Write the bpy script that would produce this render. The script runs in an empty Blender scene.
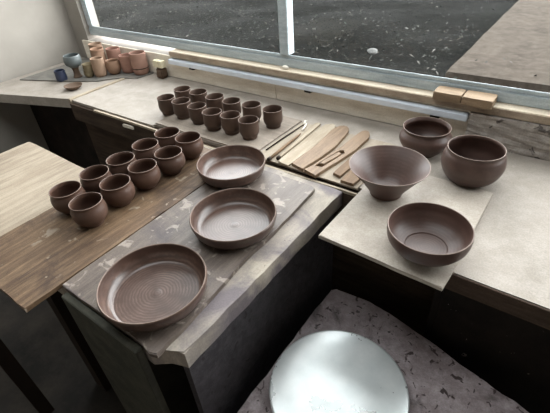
import bpy, bmesh, math, random
from mathutils import Vector, Matrix, noise
PI = math.pi
random.seed(7)
sc = bpy.context.scene
COL = sc.collection

# ------------------------------------------------------------------ helpers
def lin(c):
    return tuple(((v/255)/12.92 if v/255 <= .04045 else ((v/255+.055)/1.055)**2.4) for v in c) + (1.0,)

class NT:
    def __init__(self, name):
        self.m = bpy.data.materials.new(name); self.m.use_nodes = True
        self.t = self.m.node_tree; self.t.nodes.clear()
        self.out = self.n('ShaderNodeOutputMaterial')
        self.b = self.n('ShaderNodeBsdfPrincipled')
        self.l(self.b.outputs[0], self.out.inputs[0])
        self.tc = self.n('ShaderNodeTexCoord')
    def n(self, t, **k):
        x = self.t.nodes.new(t)
        for a, v in k.items(): setattr(x, a, v)
        return x
    def l(self, a, b): self.t.links.new(a, b)
    def vec(self, scale=(1, 1, 1), rot=(0, 0, 0), loc=(0, 0, 0)):
        mp = self.n('ShaderNodeMapping')
        mp.inputs['Scale'].default_value = scale; mp.inputs['Rotation'].default_value = rot; mp.inputs['Location'].default_value = loc
        self.l(self.tc.outputs['Object'], mp.inputs[0]); return mp.outputs[0]
    def noise(self, scale, v=None, detail=5, rough=.6, dist=0):
        x = self.n('ShaderNodeTexNoise'); x.inputs['Scale'].default_value = scale
        x.inputs['Detail'].default_value = detail; x.inputs['Roughness'].default_value = rough; x.inputs['Distortion'].default_value = dist
        self.l(v if v is not None else self.tc.outputs['Object'], x.inputs['Vector']); return x.outputs['Fac']
    def ramp(self, fac, a, b, ca=(0, 0, 0, 1), cb=(1, 1, 1, 1)):
        x = self.n('ShaderNodeValToRGB'); e = x.color_ramp.elements
        e[0].position = a; e[1].position = b; e[0].color = ca; e[1].color = cb
        self.l(fac, x.inputs[0]); return x.outputs[0]
    def mix(self, fac, a, b, mode='MIX'):
        x = self.n('ShaderNodeMix', data_type='RGBA', blend_type=mode)
        for s, val in ((x.inputs[0], fac), (x.inputs[6], a), (x.inputs[7], b)):
            if isinstance(val, (int, float, tuple)): s.default_value = val
            else: self.l(val, s)
        return x.outputs[2]
    def math(self, op, a, b=None):
        x = self.n('ShaderNodeMath', operation=op)
        for i, val in enumerate((a, b)):
            if val is None: continue
            if isinstance(val, (int, float)): x.inputs[i].default_value = val
            else: self.l(val, x.inputs[i])
        return x.outputs[0]
    def bump(self, h, strength=.3, dist=.002):
        x = self.n('ShaderNodeBump'); x.inputs['Strength'].default_value = strength; x.inputs['Distance'].default_value = dist
        self.l(h, x.inputs['Height']); self.l(x.outputs[0], self.b.inputs['Normal'])
    def fin(self, col, rough=.6, spec=.5, metal=0):
        if isinstance(col, tuple): self.b.inputs['Base Color'].default_value = col
        else: self.l(col, self.b.inputs['Base Color'])
        if isinstance(rough, (int, float)): self.b.inputs['Roughness'].default_value = rough
        else: self.l(rough, self.b.inputs['Roughness'])
        self.b.inputs['Specular IOR Level'].default_value = spec; self.b.inputs['Metallic'].default_value = metal
        return self.m

def M_plain(name, c, rough=.7, spec=.4, var=.12, scale=18, metal=0, bump=.15):
    t = NT(name); f = t.noise(scale)
    c = lin(c); d = tuple(v*(1-var*2) for v in c[:3])+(1,); u = tuple(min(1, v*(1+var)) for v in c[:3])+(1,)
    t.bump(t.noise(scale*6), bump)
    return t.fin(t.ramp(f, .3, .7, d, u), rough, spec, metal)

def M_dusty(name, base, dark, light, grain=(1, 1, 1), gscale=9, stain=None, smask=(.58, .66), sscale=7, flake=None, fmask=(.6, .63), fscale=22, rough=.75, spec=.35, bump=.3, seed=0):
    """dusty board or slab: cloudy base, fine grain, blotches of dried clay slip, chipped flakes"""
    t = NT(name); L = (seed*3.1, seed*1.7, seed*.9)
    col = t.ramp(t.noise(4.5, t.vec(loc=L), 6), .32, .68, lin(dark), lin(base))
    col = t.mix(t.ramp(t.noise(gscale, t.vec(grain, loc=L), 8, .7), .42, .72), col, lin(light))
    if stain:
        f = t.ramp(t.noise(sscale, t.vec(loc=(L[0]+4, L[1], 2)), 5, .62, .6), *smask)
        col = t.mix(f, col, lin(stain))
    if flake:
        f = t.ramp(t.noise(fscale, t.vec(loc=(L[0]+9, L[1]+3, 5)), 3, .55, .8), *fmask)
        col = t.mix(f, col, lin(flake))
    h = t.noise(gscale*5, t.vec(grain, loc=L), 8, .75)
    fine = t.ramp(t.noise(240, None, 2), .3, .7, (.86, .86, .86, 1), (1.08, 1.08, 1.08, 1))
    col = t.mix(1.0, col, fine, 'MULTIPLY')
    t.bump(h, bump, .003)
    return t.fin(col, rough, spec)

def M_clay(name, c, hi, rough=.42, ring=190, ringmix=.35, spec=.5, bmp=.07):
    """damp thrown clay with throwing rings round the axis"""
    t = NT(name); v = t.vec()
    w = t.n('ShaderNodeTexWave', wave_type='RINGS', rings_direction='Z', wave_profile='SIN')
    w.inputs['Scale'].default_value = ring/6.28; w.inputs['Distortion'].default_value = 2.6; w.inputs['Detail'].default_value = 3; w.inputs['Detail Scale'].default_value = 2.5
    t.l(v, w.inputs[0])
    cloud = t.noise(16, None, 4)
    inf = t.n('ShaderNodeObjectInfo')
    base = t.ramp(cloud, .3, .7, tuple(x*.8 for x in lin(c)[:3])+(1,), lin(c))
    f = t.math('MULTIPLY', t.math('MULTIPLY', w.outputs['Fac'], t.ramp(t.noise(30), .35, .75)), ringmix)
    col = t.mix(f, base, lin(hi))
    k = t.math('ADD', t.math('MULTIPLY', inf.outputs['Random'], .22), .9)
    comb = t.n('ShaderNodeCombineColor'); [t.l(k, comb.inputs[i]) for i in range(3)]
    col = t.mix(1.0, col, comb.outputs[0], 'MULTIPLY')
    h = t.math('ADD', w.outputs['Fac'], t.math('MULTIPLY', t.noise(260, None, 2), .6))
    t.bump(h, bmp, .0008)
    rg = t.ramp(t.noise(5, None, 1), .2, .8, (rough-.02,)*3+(1,), (rough+.05,)*3+(1,))
    return t.fin(col, rg, spec)

def link(o, parent=None):
    COL.objects.link(o)
    if parent is not None: o.parent = parent
    return o
def obj(name, bm, m, parent=None, loc=(0, 0, 0), smooth=False, rot=0):
    me = bpy.data.meshes.new(name); bmesh.ops.recalc_face_normals(bm, faces=bm.faces); bm.to_mesh(me); bm.free()
    if m: me.materials.append(m)
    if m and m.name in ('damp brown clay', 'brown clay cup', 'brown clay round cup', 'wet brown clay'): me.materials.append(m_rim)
    else:
        for p in me.polygons: p.material_index = 0
    if smooth:
        for p in me.polygons: p.use_smooth = True
    o = bpy.data.objects.new(name, me); o.location = loc; o.rotation_euler = (0, 0, rot)
    return link(o, parent)
def tag(o, label, cat, group=None, kind=None):
    o['label'] = label; o['category'] = cat
    if group: o['group'] = group
    if kind: o['kind'] = kind
    return o
def thing(name, label, cat, loc=(0, 0, 0), group=None, rot=0):
    o = bpy.data.objects.new(name, None); o.location = loc; o.rotation_euler = (0, 0, rot); o.empty_display_size = .03
    link(o); return tag(o, label, cat, group)
def struct(o, label=None):
    o['kind'] = 'structure'
    if label: o['label'] = label
    return o
def box(bm, x0, x1, y0, y1, z0, z1, bev=0):
    r = bmesh.ops.create_cube(bm, size=1); vs = r['verts']
    for v in vs: v.co = Vector(((x0+x1)/2+v.co.x*(x1-x0), (y0+y1)/2+v.co.y*(y1-y0), (z0+z1)/2+v.co.z*(z1-z0)))
    if bev:
        es = list({e for v in vs for e in v.link_edges})
        bmesh.ops.bevel(bm, geom=es, offset=bev, segments=2, affect='EDGES')
    return bm
def bx(*a): return box(bmesh.new(), *a)
def slab(poly, z0, z1, bev=.0025, step=.03, jit=.0015, seed=0):
    """board from a plan outline: worn, slightly wandering edges, rounded arris"""
    pts = []
    n = len(poly)
    for i in range(n):
        a, b = Vector(poly[i]), Vector(poly[(i+1) % n]); d = (b-a).length; k = max(1, int(d/step))
        for j in range(k):
            p = a.lerp(b, j/k)
            if j and jit:
                q = noise.noise_vector(Vector((p.x*23+seed, p.y*23, seed*1.3)))*jit*1.6 + noise.noise_vector(Vector((p.x*90+seed, p.y*90, 3)))*jit*.7
                p = p + Vector((q.x, q.y))
            pts.append(p)
    bm = bmesh.new()
    bot = [bm.verts.new((p.x, p.y, z0)) for p in pts]; top = [bm.verts.new((p.x, p.y, z1)) for p in pts]
    ft = bm.faces.new(top); bm.faces.new(bot[::-1])
    m = len(pts)
    for i in range(m): bm.faces.new((bot[i], bot[(i+1) % m], top[(i+1) % m], top[i]))
    if bev: bmesh.ops.bevel(bm, geom=list(ft.edges), offset=bev, segments=2, affect='EDGES')
    return bm
def catmull(P, sub=5):
    out = []; n = len(P)
    for i in range(n-1):
        p0, p1, p2, p3 = P[max(i-1, 0)], P[i], P[i+1], P[min(i+2, n-1)]
        for j in range(sub):
            t = j/sub
            out.append(tuple(.5*(2*p1[k]+(p2[k]-p0[k])*t+(2*p0[k]-5*p1[k]+4*p2[k]-p3[k])*t*t+(3*p1[k]-p0[k]-3*p2[k]+p3[k])*t**3) for k in range(2)))
    out.append(P[-1]); return out
def lathe(outer, inner, seg=56, sub=4, wob=.0, rim=.0011):
    """outer: foot to rim, inner: rim to floor centre; the wall is one closed skin"""
    pts = catmull(outer, sub) + catmull(inner, sub)
    bm = bmesh.new(); rings = []; zt = max(z for r, z in pts)
    bc = bm.verts.new((0, 0, pts[0][1]))
    tcv = None
    for r, z in pts:
        if r < 1e-4: tcv = bm.verts.new((0, 0, z)); continue
        rg = []
        for i in range(seg):
            a = 2*PI*i/seg; w = 1+wob*math.sin(2*a+z*30)+wob*.6*math.sin(3*a+1+z*11)
            rg.append(bm.verts.new((r*w*math.cos(a), r*w*math.sin(a), z)))
        rings.append(rg)
    for A, B in zip(rings, rings[1:]):
        for i in range(seg): bm.faces.new((A[i], A[(i+1) % seg], B[(i+1) % seg], B[i]))
    for i in range(seg):
        bm.faces.new((bc, rings[0][(i+1) % seg], rings[0][i]))
        bm.faces.new((tcv, rings[-1][i], rings[-1][(i+1) % seg]))
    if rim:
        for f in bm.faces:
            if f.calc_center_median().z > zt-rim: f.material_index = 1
    return bm
def tube(bm, P, R, seg=10, flat=1.0):
    P = [Vector(p) for p in P]; rings = []
    for i, p in enumerate(P):
        d = (P[min(i+1, len(P)-1)]-P[max(i-1, 0)]).normalized()
        up = Vector((0, 0, 1)) if abs(d.z) < .9 else Vector((1, 0, 0))
        s = d.cross(up).normalized(); u = s.cross(d)
        r = R[i] if isinstance(R, (list, tuple)) else R
        rings.append([bm.verts.new(p+s*math.cos(2*PI*k/seg)*r+u*math.sin(2*PI*k/seg)*r*flat) for k in range(seg)])
    for A, B in zip(rings, rings[1:]):
        for k in range(seg): bm.faces.new((A[k], A[(k+1) % seg], B[(k+1) % seg], B[k]))
    bm.faces.new(rings[0][::-1]); bm.faces.new(rings[-1]); return bm

# ------------------------------------------------------------------ materials
m_bench = M_dusty('dusty concrete', (152, 143, 133), (136, 128, 118), (164, 155, 146), gscale=14, flake=(178, 170, 160), fmask=(.74, .80), seed=1)
m_ware = M_dusty('dusty grey board', (140, 128, 115), (120, 109, 98), (156, 144, 132), grain=(1, 9, 1), gscale=6, stain=(88, 78, 68), smask=(.62, .72), seed=2)
m_tool_board = M_dusty('pale dusty board', (150, 137, 120), (130, 117, 101), (166, 154, 138), grain=(9, 1, 1), gscale=5, stain=(128, 114, 98), smask=(.66, .76), seed=3)
m_plank = M_dusty('weathered brown plank', (94, 72, 52), (62, 46, 34), (122, 99, 75), grain=(12, 1, 1), gscale=7, stain=(58, 42, 32), smask=(.56, .68), sscale=6, flake=(138, 124, 108), fmask=(.64, .69), fscale=18, rough=.6, seed=4)
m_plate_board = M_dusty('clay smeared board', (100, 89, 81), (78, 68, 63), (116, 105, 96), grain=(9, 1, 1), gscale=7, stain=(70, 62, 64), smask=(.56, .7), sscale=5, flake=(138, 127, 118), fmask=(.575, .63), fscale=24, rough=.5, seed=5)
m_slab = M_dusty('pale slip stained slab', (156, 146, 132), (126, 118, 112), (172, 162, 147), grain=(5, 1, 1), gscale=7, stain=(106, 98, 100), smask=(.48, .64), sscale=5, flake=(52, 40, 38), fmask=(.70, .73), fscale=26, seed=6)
m_side = M_dusty('speckled grey render', (60, 57, 60), (44, 41, 44), (74, 70, 73), gscale=40, flake=(40, 36, 36), fmask=(.62, .68), fscale=50, seed=7)
m_end = M_dusty('dark green grey render', (62, 62, 52), (42, 42, 36), (76, 74, 64), gscale=18, seed=8)
m_rboard = M_dusty('pale bat board', (164, 154, 142), (146, 136, 125), (176, 167, 156), gscale=16, stain=(132, 124, 120), smask=(.6, .74), sscale=6, flake=(186, 178, 168), fmask=(.77, .82), rough=.7, seed=9)
m_pale = M_dusty('bleached pale wood', (158, 144, 124), (138, 124, 105), (172, 160, 142), grain=(10, 1, 1), gscale=6, seed=10)
m_tan = M_dusty('tan paddle wood', (124, 101, 78), (104, 83, 63), (140, 116, 92), grain=(16, 1.2, 1), gscale=7, rough=.6, seed=11)
m_brownwood = M_dusty('brown tool wood', (112, 88, 65), (88, 68, 50), (130, 105, 80), grain=(14, 1, 1), gscale=7, seed=12)
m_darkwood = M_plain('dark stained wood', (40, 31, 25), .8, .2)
m_darkpanel = M_dusty('dark brown panel', (34, 28, 24), (22, 18, 16), (44, 36, 31), gscale=9, rough=.9, spec=.15, seed=13)  # dark brown tone for panels under the benches and wheel
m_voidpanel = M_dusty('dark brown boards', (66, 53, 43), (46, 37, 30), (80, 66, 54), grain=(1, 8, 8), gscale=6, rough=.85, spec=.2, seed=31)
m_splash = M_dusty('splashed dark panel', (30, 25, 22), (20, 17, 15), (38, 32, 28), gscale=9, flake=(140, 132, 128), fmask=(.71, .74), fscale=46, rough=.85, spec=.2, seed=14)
m_sill = M_dusty('cream painted timber', (200, 186, 164), (178, 162, 142), (212, 200, 182), grain=(1, 8, 1), gscale=8, rough=.65, seed=15)
m_sillfront = M_dusty('brown sill strip', (158, 140, 120), (130, 114, 98), (176, 160, 140), grain=(1, 8, 1), gscale=8, seed=25)
m_block = M_dusty('raw timber offcut', (136, 114, 90), (112, 94, 74), (154, 132, 106), grain=(1, 8, 8), gscale=8, seed=16)
m_upstand = M_dusty('limewashed board', (232, 223, 208), (210, 199, 182), (240, 232, 220), grain=(1, 1, 6), gscale=10, stain=(140, 122, 102), smask=(.68, .78), flake=(70, 60, 52), fmask=(.76, .78), fscale=40, seed=17)
m_frame = M_dusty('blue grey paint', (176, 186, 190), (150, 162, 168), (196, 204, 206), grain=(1, 8, 8), gscale=9, rough=.45, seed=18)
m_plaster = M_dusty('rough plaster', (162, 154, 146), (124, 116, 110), (186, 178, 170), gscale=22, flake=(86, 80, 76), fmask=(.62, .66), fscale=30, bump=.8, seed=19)
m_wall = M_plain('old wall paint', (150, 144, 136), .85, .2, .08, 3)
m_ceiling = M_plain('ceiling boards', (120, 110, 98), .9, .2, .08, 3)
m_floor = M_dusty('dark studio floor', (44, 40, 36), (26, 24, 22), (60, 54, 48), gscale=8, seed=20)
m_cover = M_dusty('slip spattered casing', (152, 138, 138), (112, 100, 101), (180, 168, 170), gscale=34, stain=(60, 52, 52), smask=(.55, .7), sscale=8, flake=(56, 40, 38), fmask=(.60, .64), fscale=42, rough=.42, spec=.6, bump=.8, seed=21)
t = NT('brushed aluminium'); v = t.vec((1, 1, 1))
w = t.n('ShaderNodeTexWave', wave_type='RINGS', rings_direction='Z'); w.inputs['Scale'].default_value = 55; w.inputs['Distortion'].default_value = .6; t.l(v, w.inputs[0])
t.bump(w.outputs['Fac'], .05, .0005)
m_alu = t.fin(t.ramp(t.noise(12), .3, .75, lin((214, 220, 220)), lin((238, 241, 240))), t.ramp(t.noise(7), .35, .7, (.24,)*3+(1,), (.38,)*3+(1,)), .5, .55)
m_rail = M_plain('aluminium rail', (214, 221, 230), .4, .5, .05, 20, .1)
m_tabletop = M_dusty('greyish table wood', (150, 136, 118), (126, 112, 96), (168, 156, 138), grain=(10, 1, 1), gscale=6, seed=26)
m_shaft = M_plain('oily steel', (60, 58, 58), .5, .5, .1, 20, .8)
m_clay = M_clay('damp brown clay', (73, 53, 46), (106, 84, 75), .43, 300, .35, .5, .07)
m_rim = M_plain('pale clay rim', (108, 90, 79), .6, .4, .08, 60)  # paler clay tone for the topmost rim faces of thrown pots
m_cupA = M_clay('brown clay cup', (73, 55, 45), (98, 78, 66), .5, 420, .25, .4)
m_cupD = M_clay('brown clay round cup', (73, 52, 42), (98, 76, 64), .46, 420, .25, .4)
m_plate = M_clay('wet brown clay', (72, 53, 45), (122, 99, 88), .31, 290, .6, .55, .09)
m_terra = [M_clay('biscuit clay '+n, c, h, .8, 150, .3, .2) for n, c, h in (('buff', (150, 124, 104), (164, 140, 120)), ('tan', (144, 114, 94), (160, 132, 112)), ('pink', (150, 114, 100), (164, 130, 116)), ('rose', (146, 114, 100), (160, 132, 118)))]
m_blue = M_clay('blue grey glaze', (88, 94, 94), (112, 118, 117), .4, 90, .2)
m_navy = M_clay('dark blue glaze', (40, 48, 70), (60, 68, 90), .35, 90, .2)
m_olive = M_clay('olive buff clay', (124, 112, 88), (142, 130, 106), .7, 150, .3, .3)
m_lump = M_plain('brown clay lump', (96, 78, 64), .75, .3, .15, 25, 0, .6)
m_sponge = M_plain('pale cream foam', (216, 206, 178), .9, .2, .1, 60, 0, .5)
m_slate = M_dusty('grey slate sheet', (112, 108, 102), (86, 84, 80), (128, 124, 116), gscale=18, seed=22)
m_white = M_plain('off white', (222, 214, 200), .7, .3, .06, 30)
m_soil = M_dusty('dark soil', (11, 11, 10), (4, 5, 4), (17, 18, 15), gscale=20, flake=(36, 35, 32), fmask=(.60, .70), fscale=30, rough=.95, spec=.02, bump=.8, seed=23)
m_paving = M_dusty('worn grey paving', (66, 60, 54), (54, 49, 44), (76, 70, 64), gscale=16, rough=1.0, spec=.02, seed=24)
m_paving2 = M_plain('pale stone', (84, 84, 82), .85, .2, .1, 30)
t = NT('fallen leaves'); g = t.n('ShaderNodeNewGeometry'); r = t.n('ShaderNodeValToRGB'); t.l(g.outputs['Random Per Island'], r.inputs[0])
e = r.color_ramp.elements; e[0].color = lin((20, 20, 17)); e[1].color = lin((84, 82, 78)); e[1].position = 1
for p_, c_ in ((.35, (32, 30, 25)), (.6, (26, 31, 24)), (.82, (44, 40, 33)), (.93, (58, 55, 50))): x = e.new(p_); x.color = lin(c_)
m_leaf = t.fin(r.outputs[0], .8, .2)
t = NT('window glass'); t.t.nodes.remove(t.b)
tr = t.n('ShaderNodeBsdfTransparent'); tr.inputs[0].default_value = (.95, .97, .97, 1)
gl = t.n('ShaderNodeBsdfGlossy'); gl.inputs['Roughness'].default_value = .02
fr = t.n('ShaderNodeFresnel'); fr.inputs[0].default_value = 1.45
mx = t.n('ShaderNodeMixShader'); gm = t.n('ShaderNodeNewGeometry'); t.l(t.math('MULTIPLY', fr.outputs[0], t.math('SUBTRACT', 1.0, gm.outputs['Backfacing'])), mx.inputs[0]); t.l(tr.outputs[0], mx.inputs[1]); t.l(gl.outputs[0], mx.inputs[2]); t.l(mx.outputs[0], t.out.inputs[0])
m_glass = t.m

# ------------------------------------------------------------------ the room
FZ, CZ = -.72, 2.0
XL, XR, YF, YW = -2.48, 1.9, -2.0, 1.337
WX0, WX1, WZ0, WZ1 = -2.35, 1.05, .105, 1.8
SX0, SX1, SY0, SY1 = -2.1, .1, -.10, 1.0
struct(obj('floor', bx(XL-.1, XR+.1, YF-.1, YW+.1, FZ-.1, FZ), m_floor))
bm = bmesh.new()
box(bm, XL-.1, SX0, YF-.1, YW+.1, CZ, CZ+.1); box(bm, SX1, XR+.1, YF-.1, YW+.1, CZ, CZ+.1); box(bm, SX0, SX1, YF-.1, SY0, CZ, CZ+.1); box(bm, SX0, SX1, SY1, YW+.1, CZ, CZ+.1)
struct(obj('ceiling', bm, m_ceiling))
struct(obj('wall_left', bx(XL-.1, XL, YF-.1, YW+.1, FZ, CZ), m_wall))
struct(obj('wall_right', bx(XR, XR+.1, YF-.1, YW+.1, FZ, CZ), m_wall))
struct(obj('wall_front', bx(XL, XR, YF-.1, YF, FZ, CZ), m_wall))
bm = bmesh.new()
box(bm, XL, XR, YW+.012, YW+.11, FZ, WZ0)
box(bm, XL, WX0, YW+.012, YW+.11, WZ0, CZ); box(bm, WX1, XR, YW+.012, YW+.11, WZ0, CZ); box(bm, WX0, WX1, YW+.012, YW+.11, WZ1, CZ)
struct(obj('wall_back', bm, m_wall))
# upstand board behind the bench, timber sill, rough plaster end
bm = bmesh.new()
for a, b in ((-2.40, -1.665), (-1.663, -1.005), (-1.003, -.229)): box(bm, a, b, YW, YW+.012, .0005, .105, .001)
struct(obj('baseboard_back', bm, m_upstand), 'limewashed upstand board along the back of the window bench')
bm = bx(-.228, .40, 1.318, YW+.012, .0005, .105); bmesh.ops.subdivide_edges(bm, edges=list(bm.edges), cuts=14, use_grid_fill=True)
for v_ in bm.verts:
    if v_.co.y < 1.33: v_.co.y += noise.noise(v_.co*60)*.006; v_.co.x += noise.noise(v_.co*45+Vector((3, 1, 2)))*.003
struct(obj('trim_1', bm, m_plaster), 'rough grey plaster at the right end of the upstand board')
bm = bmesh.new(); box(bm, -1.63, 1.05, 1.327, 1.449, .107, .132, .002)
struct(obj('trim_2', bm, m_sill), 'cream timber window sill')
# window
win = bpy.data.objects.new('window_1', None); link(win); struct(win, 'wide workshop window above the bench with blue grey frame'); win.location = (0, 1.39, .13)
def wpart(name, parts, m):
    bm = bmesh.new()
    for p in parts: box(bm, *p)
    o = obj(name, bm, m, win); o.location = (0, -1.39, -.13); return o
wpart('bottom_rail', [(WX0, WX1, 1.372, 1.412, .1325, .166, .002), (WX0, WX1, 1.377, 1.383, .1661, .180, .002)], m_frame)
wpart('top_rail', [(WX0, WX1, 1.374, 1.412, WZ1-.05, WZ1, .002)], m_frame)
for x in (WX0, WX1-.045): wpart('side_jamb', [(x, x+.045, 1.374, 1.412, .181, WZ1-.051, .002)], m_frame)
for x in (-.995, .02): wpart('mullion', [(x, x+.042, 1.368, 1.412, .181, WZ1-.051, .002)], m_frame)
for a, b in ((WX0+.046, -.996), (-.952, .019), (.063, WX1-.046)): wpart('pane', [(a, b, 1.3782, 1.3818, .181, WZ1-.051)], m_glass)

sky = bpy.data.objects.new('added_skylight', None); link(sky); struct(sky, 'added glazed skylight in the ceiling, for overhead light on the bench'); sky.location = (-1.0, .45, CZ)  # unseen skylight, added to brighten bench and upstand from above
bm = bmesh.new()
for x in (SX0, -1.38, -.66, SX1-.04): box(bm, x, x+.04, SY0, SY1, CZ+.02, CZ+.08)
for y in (SY0, SY1-.04): box(bm, SX0+.041, SX1-.041, y, y+.04, CZ+.021, CZ+.079)
o = obj('added_skylight_frame', bm, m_frame, sky); o.location = (1.0, -.45, -CZ)
o = obj('pane', bx(SX0+.01, SX1-.01, SY0+.01, SY1-.01, CZ+.085, CZ+.09), m_glass, sky); o.location = (1.0, -.45, -CZ)

# aluminium rail along the upstand
rail = thing('metal_rail', 'bright aluminium rail running along the upstand below the window sill', 'rail', (-.95, 1.318, .076))
bm = bx(-.68, .718, -.010, .0185, 0, .022, .002); obj('rail_bar', bm, m_rail, rail)
for x in (-.55, .1, .6): obj('bracket', bx(x, x+.03, .0, .0185, -.012, -.0003, .001), m_darkwood, rail)
bk = ((-.349, -.2625, 'pale sawn timber offcut at the right end of the window sill, longer of two'), (-.259, -.17, 'timber offcut at the window corner, beyond the longer sawn offcut on the sill'))
for i, (a, b, lb) in enumerate(bk):
    o = obj('timber_offcut', slab([(a, 1.308-.006*i), (b, 1.306-.006*i), (b, 1.366), (a, 1.366)], .1325, .158, .002, .02, .0015, i), m_block); tag(o, lb, 'wood block', 'timber offcuts on the sill')
bm = bmesh.new(); bmesh.ops.create_uvsphere(bm, u_segments=16, v_segments=10, radius=1)
for v_ in bm.verts: v_.co = Vector((v_.co.x*.016, v_.co.y*.009, max(v_.co.z, -.55)*.009+.005))
latch = obj('window_catch', bm, m_white, None, (-.958, 1.349, .1325), True); tag(latch, 'small white lump lying on the sill at the window mullion', 'window catch')

struct(obj('added_eaves', bx(XL-.1, XR+.1, YW+.112, 1.58, 1.83, 1.87), m_wall), 'added eaves, out of view, cutting steep sky light over the window')  # eaves added out of view to block steep sky light on the frame
struct(obj('trim_4', bx(-1.63, 1.05, 1.3235, 1.3265, .1075, .1305, .001), m_sillfront), 'brown front strip of the window sill')
# outside
gz = -.3
bm = bmesh.new(); bmesh.ops.create_grid(bm, x_segments=70, y_segments=60, size=1)
for v_ in bm.verts:
    v_.co = Vector((v_.co.x*7-2, v_.co.y*4+5.46, gz)); v_.co.z += noise.noise(v_.co*1.7)*.05+noise.noise(v_.co*7)*.02 - .03
struct(obj('ground', bm, m_soil, smooth=True))
struct(obj('path', slab([(-.68, 2.76), (1.6, 2.80), (1.6, 6.2), (-.70, 6.2)], gz-.06, gz+.03, .006, .12, .006), m_paving), 'grey paving outside the window')
bm = bmesh.new()
for i in range(5200):
    x, y = random.uniform(-6.5, 1.8), random.choice((random.uniform(1.7, 4), random.uniform(1.7, 8)))
    if x > -.75 and y > 2.7 and random.random() < .93: continue
    s = random.uniform(.006, .022); a = random.uniform(0, 6.28); z = gz+.02+random.uniform(-.01, .03)+noise.noise(Vector((x, y, gz))*1.7)*.05
    d = Vector((math.cos(a), math.sin(a), random.uniform(-.5, .5))); e_ = Vector((-math.sin(a), math.cos(a), random.uniform(-.5, .5)))
    p = Vector((x, y, z)); k = .4
    bm.faces.new([bm.verts.new(q) for q in (p-d*s, p+e_*s*k+d*s*.2+Vector((0, 0, s*.2)), p+d*s, p-e_*s*k+d*s*.2)])
tag(obj('leaf_litter', bm, m_leaf), 'scattered dead leaves on the dark ground outside the window', 'leaves', kind='stuff')
for i, (x, y, s, lb) in enumerate(((-1.27, 2.92, .038, 'pale stone on the dark ground, seen near the top middle of the window'), )):
    bm = bmesh.new(); bmesh.ops.create_icosphere(bm, subdivisions=3, radius=s)
    for v_ in bm.verts: v_.co = v_.co*(1+.35*noise.noise(v_.co*30)); v_.co.z *= .5
    tag(obj('stone', bm, m_paving2, None, (x, y, gz+.05), True), lb, 'stone')

# ------------------------------------------------------------------ benches
wb = thing('window_workbench', 'long dusty grey workbench built along the wall below the window', 'workbench', (-1.1, 1.1, FZ))
def wbp(name, bm, m): 
    o = obj(name, bm, m, wb); o.location = (1.1, -1.1, -FZ); return o
wbp('bench_top', slab([(-1.86, .893), (-1.292, .893), (-1.29, .906), (-.10, .906), (-.10, .712), (.95, .712), (.95, 1.336), (-1.86, 1.336)], -.012, 0, .002, .05, .001, 2), m_bench)
wbp('front_batten', slab([(-1.665, .8735), (-1.3, .874), (-.86, .872), (-.39, .875), (-.39, .882), (-.86, .881), (-1.3, .8825), (-1.665, .884)], -.012, -.003, .0015, .04, .001, 3), m_pale)
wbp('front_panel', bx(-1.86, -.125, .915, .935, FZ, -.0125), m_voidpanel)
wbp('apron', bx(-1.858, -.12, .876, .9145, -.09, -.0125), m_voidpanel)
wbp('front_edge', bx(-.10, .95, .706, .7112, -.05, -.0015, .001), m_voidpanel)
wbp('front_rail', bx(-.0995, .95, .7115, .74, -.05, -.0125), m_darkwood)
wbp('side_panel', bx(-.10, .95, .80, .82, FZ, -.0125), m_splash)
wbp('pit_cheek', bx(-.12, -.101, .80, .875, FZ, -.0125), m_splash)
tag(obj('clay_chip', slab([(-1.462, .869), (-1.40, .869), (-1.396, .8755), (-1.458, .8755)], -.034, -.021, .003, .01, .002, 4), m_white), 'small pale chip stuck to the front edge of the window bench above the dark void', 'chip')
lb_ = thing('corner_workbench', 'grey bench surface in the far left corner under the fired pots', 'workbench', (-2.16, 1.1, FZ))
o = obj('bench_top', slab([(-2.47, .70), (-1.888, .893), (-1.886, 1.336), (-2.47, 1.336)], -.045, 0, .002, .05, .001, 5), m_bench, lb_); o.location = (2.16, -1.1, -FZ)
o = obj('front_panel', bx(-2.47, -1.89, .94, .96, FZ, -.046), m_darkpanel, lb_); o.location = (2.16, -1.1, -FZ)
tag(obj('pale_batten', slab([(-1.884, .89), (-1.8625, .886), (-1.8625, 1.20), (-1.884, 1.20)], -.03, .004, .0015, .03, .001, 6), m_pale), 'narrow pale batten closing the left end of the window bench', 'batten')

fb = thing('plank_bench', 'low clay stained bench jutting out from the window bench with plates and cups on it', 'workbench', (-.77, .53, FZ))
def fbp(name, bm, m):
    o = obj(name, bm, m, fb); o.location = (.77, -.53, -FZ); return o
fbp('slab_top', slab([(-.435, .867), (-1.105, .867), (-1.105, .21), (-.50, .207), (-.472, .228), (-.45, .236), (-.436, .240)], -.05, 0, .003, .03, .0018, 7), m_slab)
fbp('side_panel', bx(-.475, -.455, .25, .86, FZ, -.051), m_side)
fbp('end_panel', bx(-.778, -.515, .188, .2045, FZ, -.0005, .002), m_end)
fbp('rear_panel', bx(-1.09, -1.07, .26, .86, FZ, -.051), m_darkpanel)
fbp('leg', bx(-1.09, -1.03, .225, .259, FZ, -.051), m_darkwood)

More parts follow.
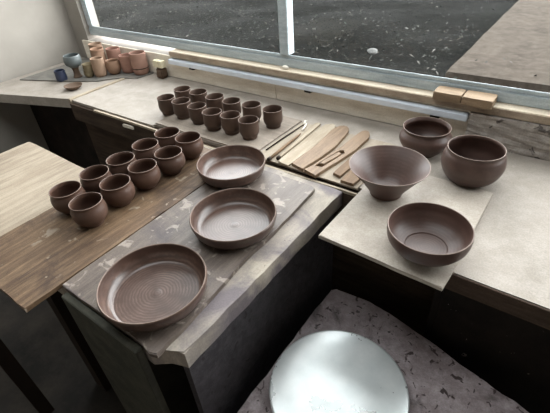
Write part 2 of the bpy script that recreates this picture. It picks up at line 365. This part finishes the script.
tag(obj('ware_board', slab([(-.8025, .845), (-1.10, .85), (-1.10, .12), (-.796, .12)], .0005, .012, .002, .03, .0012, 8), m_plank), 'weathered brown plank carrying two rows of rounded cups beside the plates', 'board')
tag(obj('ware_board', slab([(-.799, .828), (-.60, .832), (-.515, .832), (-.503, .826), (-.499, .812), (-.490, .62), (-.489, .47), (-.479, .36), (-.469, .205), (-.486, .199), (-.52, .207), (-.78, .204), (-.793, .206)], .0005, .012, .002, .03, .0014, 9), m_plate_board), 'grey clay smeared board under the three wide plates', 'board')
tag(obj('ware_board', slab([(-1.29, .908), (-.7885, .908), (-.786, 1.20), (-1.29, 1.20)], .0005, .006, .0015, .03, .0012, 10), m_ware), 'dusty grey board under the twelve straight cups on the window bench', 'board')
tag(obj('tool_board', slab([(-.777, .898), (-.50, .894), (-.402, .893), (-.400, 1.19), (-.777, 1.19)], .0005, .004, .0015, .03, .0012, 11), m_tool_board), 'pale dusty board beneath the wooden paddles and tools', 'board')
tag(obj('bowl_board', slab([(-.389, .656), (-.225, .651), (-.084, .645), (-.081, .70), (-.078, 1.05), (-.383, 1.05), (-.386, .86)], .0005, .011, .002, .03, .001, 12), m_rboard), 'pale square board under the conical bowl and the low open bowl', 'board')

st = thing('side_table', 'pale topped low table at the far left behind the rounded cups', 'table', (-1.37, .30, FZ))
o = obj('table_top', slab([(-1.115, .545), (-1.62, .56), (-1.62, .02), (-1.115, .02)], -.035, 0, .003, .04, .001, 13), m_tabletop, st); o.location = (1.37, -.30, -FZ)
for x in (-1.6, -1.17):
    for y in (.04, .50):
        o = obj('leg', bx(x, x+.04, y, y+.04, FZ, -.0355), m_darkwood, st); o.location = (1.37, -.30, -FZ)

# ------------------------------------------------------------------ potter's wheel
pw = thing('pottery_wheel', 'pottery wheel with spattered casing and bright round metal head in the pit', 'pottery wheel', (-.2, .45, FZ))
def pwp(name, bm, m, sm=False):
    o = obj(name, bm, m, pw, smooth=sm); o.location = (.2, -.45, -FZ); return o
bm = slab([(-.407, .765), (-.395, .778), (-.25, .782), (-.04, .730), (.22, .665), (.22, .0), (-.395, .0), (-.405, .30)], -.335, -.30, .006, .03, .003, 14)
pwp('casing_top', bm, m_cover)
pwp('casing_body', bx(-.37, .18, .03, .64, FZ, -.336, .004), m_darkpanel)
hd = bmesh.new()
prof = [(.152, -.276), (.1615, -.275), (.164, -.272), (.164, -.263), (.1625, -.2605), (.159, -.2600), (.12, -.2598), (.06, -.2597)]
seg = 96; rings = []
for r, z in prof: rings.append([hd.verts.new((r*math.cos(2*PI*i/seg), r*math.sin(2*PI*i/seg), z)) for i in range(seg)])
for A, B in zip(rings, rings[1:]):
    for i in range(seg): hd.faces.new((A[i], A[(i+1) % seg], B[(i+1) % seg], B[i]))
hd.faces.new(rings[0][::-1]); hd.faces.new(rings[-1])
o = obj('wheel_head', hd, m_alu, pw); o.location = (-.226+.2, .4725-.45, -FZ)
for p in o.data.polygons: p.use_smooth = len(p.vertices) == 4
s_ = bmesh.new(); tube(s_, [(-.226, .4725, -.2995), (-.226, .4725, -.2765)], .045, 24); pwp('shaft', s_, m_shaft, True)

# ------------------------------------------------------------------ pots, thrown shapes
EPS = .0006
def put(me_obj, name, x, y, z, rz, label, cat, group):
    o = me_obj.copy(); COL.objects.link(o); o.location = (x, y, z+EPS); o.rotation_euler = (0, 0, rz); tag(o, label, cat, group); return o
def cupA(k=0):
    s = (1, .985, 1.012)[k]
    out = [(.0262, 0), (.0272, .0012), (.0275, .008), (.0305, .013), (.0345, .022), (.0358, .033), (.0352, .045), (.0348, .056), (.0355, .064), (.0364, .0682), (.0358, .0692)]
    inn = [(.0358, .0692), (.0348, .0690), (.0338, .064), (.0328, .052), (.0325, .034), (.030, .018), (.022, .010), (.010, .008), (0, .0078)]
    return lathe([(r*s, z) for r, z in out], [(r*s, z) for r, z in inn], 48, 3, .006)
def cupD(k=0):
    out = [(.026, 0), (.0272, .0012), (.0278, .005), (.0335, .011), (.0420, .023), (.0455, .037), (.0445, .050), (.0415, .060), (.0408, .065), (.0418, .0705), (.0411, .0715)]
    inn = [(.0411, .0715), (.0400, .0712), (.0388, .065), (.0392, .060), (.0415, .050), (.0425, .037), (.038, .022), (.026, .011), (.012, .008), (0, .0075)]
    if k: out = [(r*1.01, z*.985) for r, z in out]; inn = [(r*1.01, z*.985) for r, z in inn]
    return lathe(out, inn, 48, 3, .006)
ordn = ('first', 'second', 'third', 'fourth', 'fifth', 'sixth')
Af = [(-1.308, 1.0), (-1.222, 1.002), (-1.129, .997), (-1.038, .983), (-.957, .993), (-.873, .992)]
Ab = [(-1.316, 1.098), (-1.228, 1.105), (-1.131, 1.099), (-1.040, 1.096), (-.948, 1.103), (-.852, 1.107)]
AZ = .006
first = None
protoA = []
for row, pts in (('front', Af), ('back', Ab)):
    for i, (x, y) in enumerate(pts):
        lb = f'straight brown cup, {ordn[i]} from the left in the {row} row on the grey board'
        k = (i*2+(row == 'back')) % 3
        z = AZ if x > -1.28 else AZ
        if len(protoA) <= k and k == len(protoA):
            o = obj('clay_cup', cupA(k), m_cupA, None, (x, y, z+EPS), True, i*.9); tag(o, lb, 'cup', 'straight cups on the window bench'); protoA.append(o)
        else:
            put(protoA[k % len(protoA)], 'clay_cup', x, y, z, i*1.3+(row == 'back')*2, lb, 'cup', 'straight cups on the window bench')
Dn = [(-.953, .779), (-.936, .677), (-.941, .581), (-.939, .483), (-.928, .383)]
Do = [(-1.045, .771), (-1.042, .675), (-1.038, .576), (-1.037, .483), (-1.033, .388)]
protoD = []
for col, pts in (('beside the plates', Dn), ('away from plates', Do)):
    for i, (x, y) in enumerate(pts):
        lb = f'rounded brown cup, {ordn[i]} from the window in the plank row {col}'
        k = (i+(col[0] == 'a')) % 2
        if len(protoD) == k and len(protoD) < 2:
            o = obj('round_cup', cupD(k), m_cupD, None, (x, y, .012+EPS), True, i); tag(o, lb, 'cup', 'rounded cups on the brown plank'); protoD.append(o)
        else: put(protoD[k % len(protoD)], 'round_cup', x, y, .012, i*1.7+1, lb, 'cup', 'rounded cups on the brown plank')
# three wide plates
def plate(R, h):
    out = [(R*.78, 0), (R*.80, .001), (R*.825, .004), (R*.90, .011), (R*.965, .022), (R*1.0, .035), (R*1.008, .043), (R*1.0, h-.002), (R*.99, h)]
    inn = [(R*.99, h), (R*.974, h-.001), (R*.964, h-.006), (R*.960, .036), (R*.94, .025), (R*.895, .0155), (R*.845, .0098), (R*.81, .0078), (R*.78, .0071), (R*.6, .0068), (R*.3, .0063), (R*.12, .0062), (R*.06, .0066), (0, .0068)]
    return lathe(out, inn, 80, 4, .003)
for x, y, R, lb in ((-.758, .762, .1035, 'wide shallow brown clay dish farthest from the viewer, beside the rounded cups'), (-.586, .570, .1092, 'middle of the three wide shallow clay dishes, with a bright wet sheen'), (-.580, .304, .1128, 'largest shallow clay dish, nearest of three at the bench end')):
    tag(obj('clay_dish', plate(R, .047+(R>.112)*.002), m_plate, None, (x, y, .012+EPS), True, x*7), lb, 'dish', 'wide dishes on the smeared board')
# bowls on the right
out = [(.0415, 0), (.0430, .0012), (.0435, .004), (.0440, .008), (.0515, .0205), (.067, .043), (.085, .067), (.1005, .086), (.1048, .0905), (.1045, .092)]
inn = [(.1045, .092), (.1028, .0918), (.0985, .087), (.083, .0695), (.065, .047), (.048, .026), (.036, .016), (.02, .0125), (0, .012)]
tag(obj('conical_bowl', lathe(out, inn, 80, 4, .002), m_clay, None, (-.322, .906, .011+EPS), True), 'wide conical brown clay bowl on the pale board beside the tools', 'bowl')
out = [(.043, 0), (.045, .001), (.0455, .006), (.056, .010), (.074, .022), (.0865, .039), (.0905, .056), (.0905, .070), (.0895, .0722)]
inn = [(.0895, .0722), (.0878, .0718), (.0865, .064), (.0845, .050), (.076, .033), (.062, .021), (.0495, .0156), (.0472, .0150), (.0455, .0128), (.042, .0122), (.02, .012), (0, .012)]
tag(obj('open_bowl', lathe(out, inn, 80, 4, .002), m_clay, None, (-.153, .735, .011+EPS), True), 'low open brown clay bowl at the front edge of the pale board', 'bowl')
out = [(.040, 0), (.043, .001), (.044, .005), (.055, .014), (.070, .030), (.0785, .047), (.0775, .061), (.0705, .073), (.0675, .079), (.069, .085), (.0718, .0888), (.0712, .090)]
inn = [(.0712, .090), (.0698, .0895), (.0665, .084), (.065, .079), (.068, .072), (.0745, .060), (.075, .047), (.066, .031), (.050, .018), (.03, .011), (0, .010)]
tag(obj('round_bowl', lathe(out, inn, 72, 4, .002), m_clay, None, (-.319, 1.193, EPS), True), 'round bellied brown clay bowl with narrowed neck close to the window upstand', 'bowl')
out = [(.038, 0), (.041, .001), (.043, .004), (.055, .011), (.072, .030), (.0815, .054), (.0825, .070), (.0785, .088), (.0735, .099), (.0735, .1045), (.0742, .1068), (.0735, .108)]
inn = [(.0735, .108), (.072, .1075), (.0705, .103), (.071, .098), (.0755, .087), (.079, .069), (.078, .054), (.068, .031), (.050, .017), (.03, .011), (0, .010)]
tag(obj('round_pot', lathe(out, inn, 72, 4, .002), m_clay, None, (-.153, 1.094, EPS), True), 'tall rounded brown clay pot at the right beside the bellied bowl', 'pot')

# ------------------------------------------------------------------ tools
TZ = .0045
def paddle(poly, th, lift=0.0, seed=1, bev=.0012):
    return slab(poly, 0, th, bev, .012, .0006, seed)
def shaped(poly, th, curl, seed):
    bm = paddle(poly, th, 0, seed)
    y0 = min(v.co.y for v in bm.verts); y1 = max(v.co.y for v in bm.verts)
    return bm
tag(obj('wooden_paddle', paddle([(-.684, .900), (-.641, .893), (-.634, 1.015), (-.640, 1.18), (-.645, 1.212), (-.662, 1.222), (-.686, 1.206), (-.690, 1.07)], .006), m_pale, None, (0, 0, TZ)), 'pale bleached flat wooden paddle, left of the tan curved paddle', 'paddle', 'wooden paddles on the tool board')
tag(obj('wooden_paddle', paddle([(-.638, .906), (-.634, .945), (-.632, 1.052), (-.641, 1.155), (-.641, 1.188), (-.634, 1.208), (-.620, 1.219), (-.605, 1.217), (-.592, 1.204), (-.585, 1.185), (-.580, 1.150), (-.572, 1.062), (-.577, .984), (-.5855, .93), (-.588, .893), (-.612, .898)], .011, 0, 2), m_tan, None, (.003, 0, TZ)), 'long tan curved wooden paddle with rounded end, in the middle of the tools', 'paddle', 'wooden paddles on the tool board')
pd = thing('wooden_paddle', 'tan wooden paddle with a long slot, nearest the conical bowl', 'paddle', (-.54, 1.05, TZ), 'wooden paddles on the tool board')
# outline with a slot: two rails joined at both ends
def ring_slab(outer, hole, z1):
    bm = bmesh.new()
    def loop(P, z): return [bm.verts.new((x, y, z)) for x, y in P]
    to, ti, bo, bi = loop(outer, z1), loop(hole, z1), loop(outer, 0), loop(hole, 0)
    def edges(L): return [bm.edges.new((L[i], L[(i+1) % len(L)])) for i in range(len(L))]
    for a, b in ((to, ti), (bo, bi)):
        bmesh.ops.triangle_fill(bm, use_beauty=True, edges=edges(a)+edges(b))
    for t_, b_ in ((to, bo), (ti, bi)):
        for i in range(len(t_)):
            j = (i+1) % len(t_); bm.faces.new((b_[i], b_[j], t_[j], t_[i]))
    return bm
P5 = [(-.580, .893), (-.569, .929), (-.566, .962), (-.550, 1.081), (-.545, 1.184), (-.541, 1.208), (-.531, 1.219), (-.520, 1.216), (-.509, 1.203), (-.500, 1.176), (-.501, 1.076), (-.515, .983), (-.526, .928), (-.533, .880)]
H5 = [(-.563, .926), (-.540, .929), (-.528, .99), (-.520, 1.042), (-.532, 1.056), (-.543, 1.048), (-.555, .99)]
o = obj('blade', ring_slab(P5, H5, .011), m_tan, pd); o.location = (.54, -1.05, 0)
tag(obj('wood_slip', slab([(-.558, .946), (-.543, .947), (-.526, 1.032), (-.540, 1.038)], 0, .0125, .0015, .02, .0005, 3), m_tan, None, (0, 0, TZ)), 'short slip of tan wood lying in the slot of the slotted paddle', 'wood slip')
tag(obj('wood_tool', paddle([(-.496, .922), (-.470, .915), (-.463, 1.017), (-.470, 1.05), (-.490, 1.05), (-.494, 1.02)], .009, 0, 4), m_brownwood, None, (0, 0, TZ)), 'short brown wooden tool left of the conical bowl, the one nearer the paddles', 'wooden tool', 'brown wooden tools by the conical bowl')
tag(obj('wood_tool', paddle([(-.458, .897), (-.4165, .898), (-.412, .965), (-.418, 1.06), (-.448, 1.06), (-.459, .99)], .009, 0, 5), m_brownwood, None, (0, 0, TZ)), 'short brown wooden tool partly hidden by the conical bowl rim', 'wooden tool', 'brown wooden tools by the conical bowl')
br = thing('fine_brush', 'thin dark brush with curled white tip along the board seam, leftmost tool', 'brush', (-.76, 1.05, TZ))
b1 = bmesh.new(); tube(b1, [(-.7655, .944, .003), (-.763, 1.06, .003), (-.758, 1.168, .003)], [.0022, .0028, .002]); o = obj('handle', b1, m_darkwood, br, smooth=True); o.location = (.76, -1.05, 0)
b1 = bmesh.new(); tube(b1, [(-.758, 1.1685, .003), (-.763, 1.186, .003), (-.768, 1.196, .004), (-.764, 1.204, .003)], [.003, .005, .004, .001]); o = obj('bristles', b1, m_white, br, smooth=True); o.location = (.76, -1.05, 0)
b1 = bmesh.new(); tube(b1, [(-.755, 1.185, .003), (-.748, 1.165, .003), (-.742, 1.145, .003), (-.738, 1.125, .003)], [.002, .004, .004, .002], 10, .5)
tag(obj('bone_tool', b1, m_white, None, (0, 0, TZ), True), 'tiny curved white tool beside the tip of the thin brush', 'tool')
s1 = thing('modelling_stick', 'slim pale wooden stick with dark knob end, left of the spatula', 'stick', (-.72, 1.0, TZ))
b1 = bmesh.new(); tube(b1, [(-.7175, .9035, .005), (-.7205, .96, .005), (-.724, 1.036, .005), (-.727, 1.10, .004)], [.0045, .0055, .005, .002]); o = obj('shaft', b1, m_brownwood, s1, smooth=True); o.location = (.72, -1.0, 0)
b1 = bmesh.new(); tube(b1, [(-.7168, .889, .006), (-.717, .893, .006), (-.7174, .903, .006)], [.005, .0066, .006]); o = obj('knob', b1, m_darkwood, s1, smooth=True); o.location = (.72, -1.0, 0)
s2 = thing('wooden_spatula', 'pale wooden spatula widening to a dark flat tip, beside the bleached paddle', 'spatula', (-.70, 1.05, TZ))
o = obj('blade', slab([(-.700, .925), (-.692, .925), (-.694, .99), (-.695, 1.06), (-.699, 1.12), (-.703, 1.20), (-.716, 1.205), (-.724, 1.19), (-.719, 1.12), (-.710, 1.05), (-.702, .98)], 0, .007, .0015, .02, .0004, 3), m_pale, s2); o.location = (.70, -1.05, 0)
b1 = bmesh.new(); tube(b1, [(-.6955, .9105, .006), (-.6957, .915, .006), (-.696, .9245, .006)], [.005, .0066, .0058]); o = obj('knob', b1, m_darkwood, s2, smooth=True); o.location = (.70, -1.05, 0)

# ------------------------------------------------------------------ fired pots in the far left corner
tag(obj('slate_tray', slab([(-2.10, 1.035), (-1.965, 1.105), (-1.90, 1.185), (-1.80, 1.235), (-1.79, 1.33), (-2.40, 1.33), (-2.40, .92)], .0005, .006, .0015, .04, .001, 15), m_slate), 'thin grey sheet under the fired pots in the far left corner', 'tray')
def pot(R, h, kind):
    if kind == 'cyl':
        o_ = [(R*.72, 0), (R*.78, .002), (R*.93, h*.12), (R, h*.35), (R*.98, h*.7), (R*.97, h*.97), (R*.94, h)]
    elif kind == 'bowl':
        o_ = [(R*.5, 0), (R*.55, .002), (R*.8, h*.14), (R, h*.42), (R*.98, h*.68), (R*.90, h*.94), (R*.88, h)]
    else:
        o_ = [(R*.6, 0), (R*.66, .002), (R*.9, h*.15), (R*1.0, h*.45), (R*.9, h*.75), (R*.86, h*.88), (R*.92, h*.98), (R*.9, h)]
    i_ = [o_[-1]] + [(max(r-.004, .001), z) for r, z in o_[-2:1:-1]] + [(R*.3, .009), (0, .008)]
    i_ = [(r, max(z, .008)) for r, z in i_]
    return lathe(o_, i_, 40, 3, .004)
PZ = .006
G = 'fired pots in the corner'
for x, y, R, h, k, m, lb in (
    (-2.008, 1.163, .033, .092, 'cyl', 0, 'buff upright fired cup in the front of the corner group, left of the round bowl'),
    (-1.968, 1.222, .037, .070, 'bowl', 1, 'tan rounded fired bowl between the buff cup and the pink pot'),
    (-1.918, 1.278, .039, .088, 'cyl', 2, 'pink fired pot between the tan rounded bowl and the dark banded pot'),
    (-2.085, 1.225, .037, .115, 'jar', 1, 'tan fired jar standing behind the ribbed olive bowls'),
    (-2.040, 1.290, .038, .105, 'cyl', 2, 'pinkish fired pot standing at the back behind the tan rounded bowl'),
    (-2.165, 1.272, .039, .120, 'jar', 0, 'buff fired jar at the back left of the corner group')):
    tag(obj('fired_pot', pot(R, h, k), m_terra[m], None, (x, y, PZ+EPS), True, x*9), lb, 'pot', G)
bp = thing('banded_pot', 'rose fired pot with a dark line round its base, rightmost of the corner pots', 'pot', (-1.832, 1.287, PZ+EPS), G)
obj('body', pot(.042, .108, 'cyl'), m_terra[3], bp, smooth=True)
bm = bmesh.new(); P = []
seg = 40; ra = []
for r, z in ((.0418, .031), (.0427, .0315), (.0427, .0345), (.0418, .035)): ra.append([bm.verts.new((r*math.cos(2*PI*i/seg), r*math.sin(2*PI*i/seg), z)) for i in range(seg)])
for a in range(4):
    A, B = ra[a], ra[(a+1) % 4]
    for i in range(seg): bm.faces.new((A[i], A[(i+1) % seg], B[(i+1) % seg], B[i]))
obj('dark_band', bm, m_darkwood, bp, smooth=True)
gb = thing('footed_bowl', 'blue grey rounded bowl on a brown stem at the left of the corner pots', 'bowl', (-2.118, 1.095, PZ+EPS))
obj('stem', lathe([(.022, 0), (.023, .003), (.017, .014), (.015, .035), (.019, .050)], [(.019, .050), (.010, .0505), (0, .0505)], 32, 3), m_lump, gb, smooth=True)
obj('cup', lathe([(.016, .0512), (.020, .052), (.038, .066), (.044, .085), (.041, .105), (.038, .112)], [(.038, .112), (.036, .111), (.038, .104), (.040, .085), (.034, .069), (.015, .059), (0, .058)], 40, 3), m_blue, gb, smooth=True)
tag(obj('blue_cup', pot(.028, .055, 'cyl'), m_navy, None, (-2.160, 1.028, EPS), True), 'small dark blue cup at the left edge in front of the footed bowl', 'cup')
# four nested ribbed bowls
for i, nm in enumerate(('lowest', 'second from the bottom', 'third from the bottom', 'topmost')):
    tag(obj('nesting_cup', lathe([(.016, 0), (.018, .001), (.024, .010), (.027, .021), (.028, .024)], [(.028, .024), (.0262, .0238), (.0225, .0135), (.0165, .0055), (.008, .005), (0, .005)], 32, 3), m_olive, None, (-2.058+.002*i, 1.128+.001*i, PZ+EPS+i*.0145), True), f'small olive buff cup, {nm} in the nested stack behind the buff cup', 'cup', 'nested olive cups')
tag(obj('saucer', lathe([(.020, 0), (.022, .001), (.036, .010), (.043, .018), (.043, .020)], [(.043, .020), (.041, .0195), (.034, .012), (.02, .006), (0, .005)], 40, 3), m_lump, None, (-1.985, .985, EPS), True), 'small brown saucer on the bare bench in front of the corner pots', 'saucer')
bm = bx(-.024, .024, -.020, .020, 0, .052, .006); bmesh.ops.subdivide_edges(bm, edges=list(bm.edges), cuts=3, use_grid_fill=True)
for v_ in bm.verts:
    if v_.co.z > .002: v_.co += noise.noise_vector(v_.co*40)*.004
tag(obj('clay_block', bm, m_lump, None, (-1.690, 1.305, EPS), True), 'brown clay block standing at the left end of the metal rail', 'clay block')
for dx, lb in ((-.0165, 'left of two cream foam pieces on the brown clay block'), (.0165, 'right of two cream foam pieces on the brown clay block')):
    tag(obj('foam_piece', slab([(-.015, -.014), (.015, -.014), (.015, .014), (-.015, .014)], 0, .032, .003, .01, .0015, dx*90), m_sponge, None, (-1.690+dx, 1.300, .0565)), lb, 'foam', 'foam pieces on the clay block')

# ------------------------------------------------------------------ light
w = bpy.data.worlds.new('overcast sky'); sc.world = w; w.use_nodes = True
n = w.node_tree.nodes; l = w.node_tree.links
bg = n['Background']; tc = n.new('ShaderNodeTexCoord'); sx = n.new('ShaderNodeSeparateXYZ'); rp = n.new('ShaderNodeValToRGB')
l.new(tc.outputs['Generated'], sx.inputs[0]); l.new(sx.outputs['Z'], rp.inputs[0]); l.new(rp.outputs[0], bg.inputs[0])
ce = rp.color_ramp.elements; ce[0].color = (1.0, 1.0, 1.0, 1); ce[1].color = (.34, .345, .35, 1)
x_ = ce.new(.45); x_.color = (.92, .92, .93, 1); x_ = ce.new(.8); x_.color = (.42, .425, .43, 1)
bg.inputs[1].default_value = 8.5
pl = bpy.data.lights.new('window_portal', 'AREA'); pl.shape = 'RECTANGLE'; pl.size = WX1-WX0; pl.size_y = WZ1-.18
pl.cycles.is_portal = True
po = bpy.data.objects.new('window_portal', pl); po.location = ((WX0+WX1)/2, 1.47, (WZ1+.18)/2); po.rotation_euler = (-PI/2, 0, 0); link(po)

p2 = bpy.data.lights.new('added_skylight_portal', 'AREA'); p2.shape = 'RECTANGLE'; p2.size = SX1-SX0; p2.size_y = SY1-SY0; p2.cycles.is_portal = True
q = bpy.data.objects.new('added_skylight_portal', p2); q.location = ((SX0+SX1)/2, (SY0+SY1)/2, CZ+.14); link(q)

# ------------------------------------------------------------------ camera
pitch, roll, yaw = math.radians(36.62824), math.radians(-4.44508), math.radians(-38.32432)
fw = Vector((math.sin(yaw)*math.cos(pitch), math.cos(yaw)*math.cos(pitch), -math.sin(pitch)))
rt = Vector((math.cos(yaw), -math.sin(yaw), 0)); up = rt.cross(fw)
r2 = rt*math.cos(roll)+up*math.sin(roll); u2 = -rt*math.sin(roll)+up*math.cos(roll)
cam = bpy.data.cameras.new('camera'); co = bpy.data.objects.new('camera', cam); link(co)
mt = Matrix.Identity(4)
for i in range(3): mt[i][0], mt[i][1], mt[i][2] = r2[i], u2[i], -fw[i]
mt.translation = Vector((0, 0, .67)); co.matrix_world = mt
cam.sensor_width = 36; cam.lens = 404.99*36/550; cam.clip_start = .01; cam.clip_end = 100
sc.camera = co
vs = sc.view_settings; vs.view_transform = 'Standard'; vs.look = 'None'; vs.gamma = 1; vs.exposure = .82; vs.use_curve_mapping = False
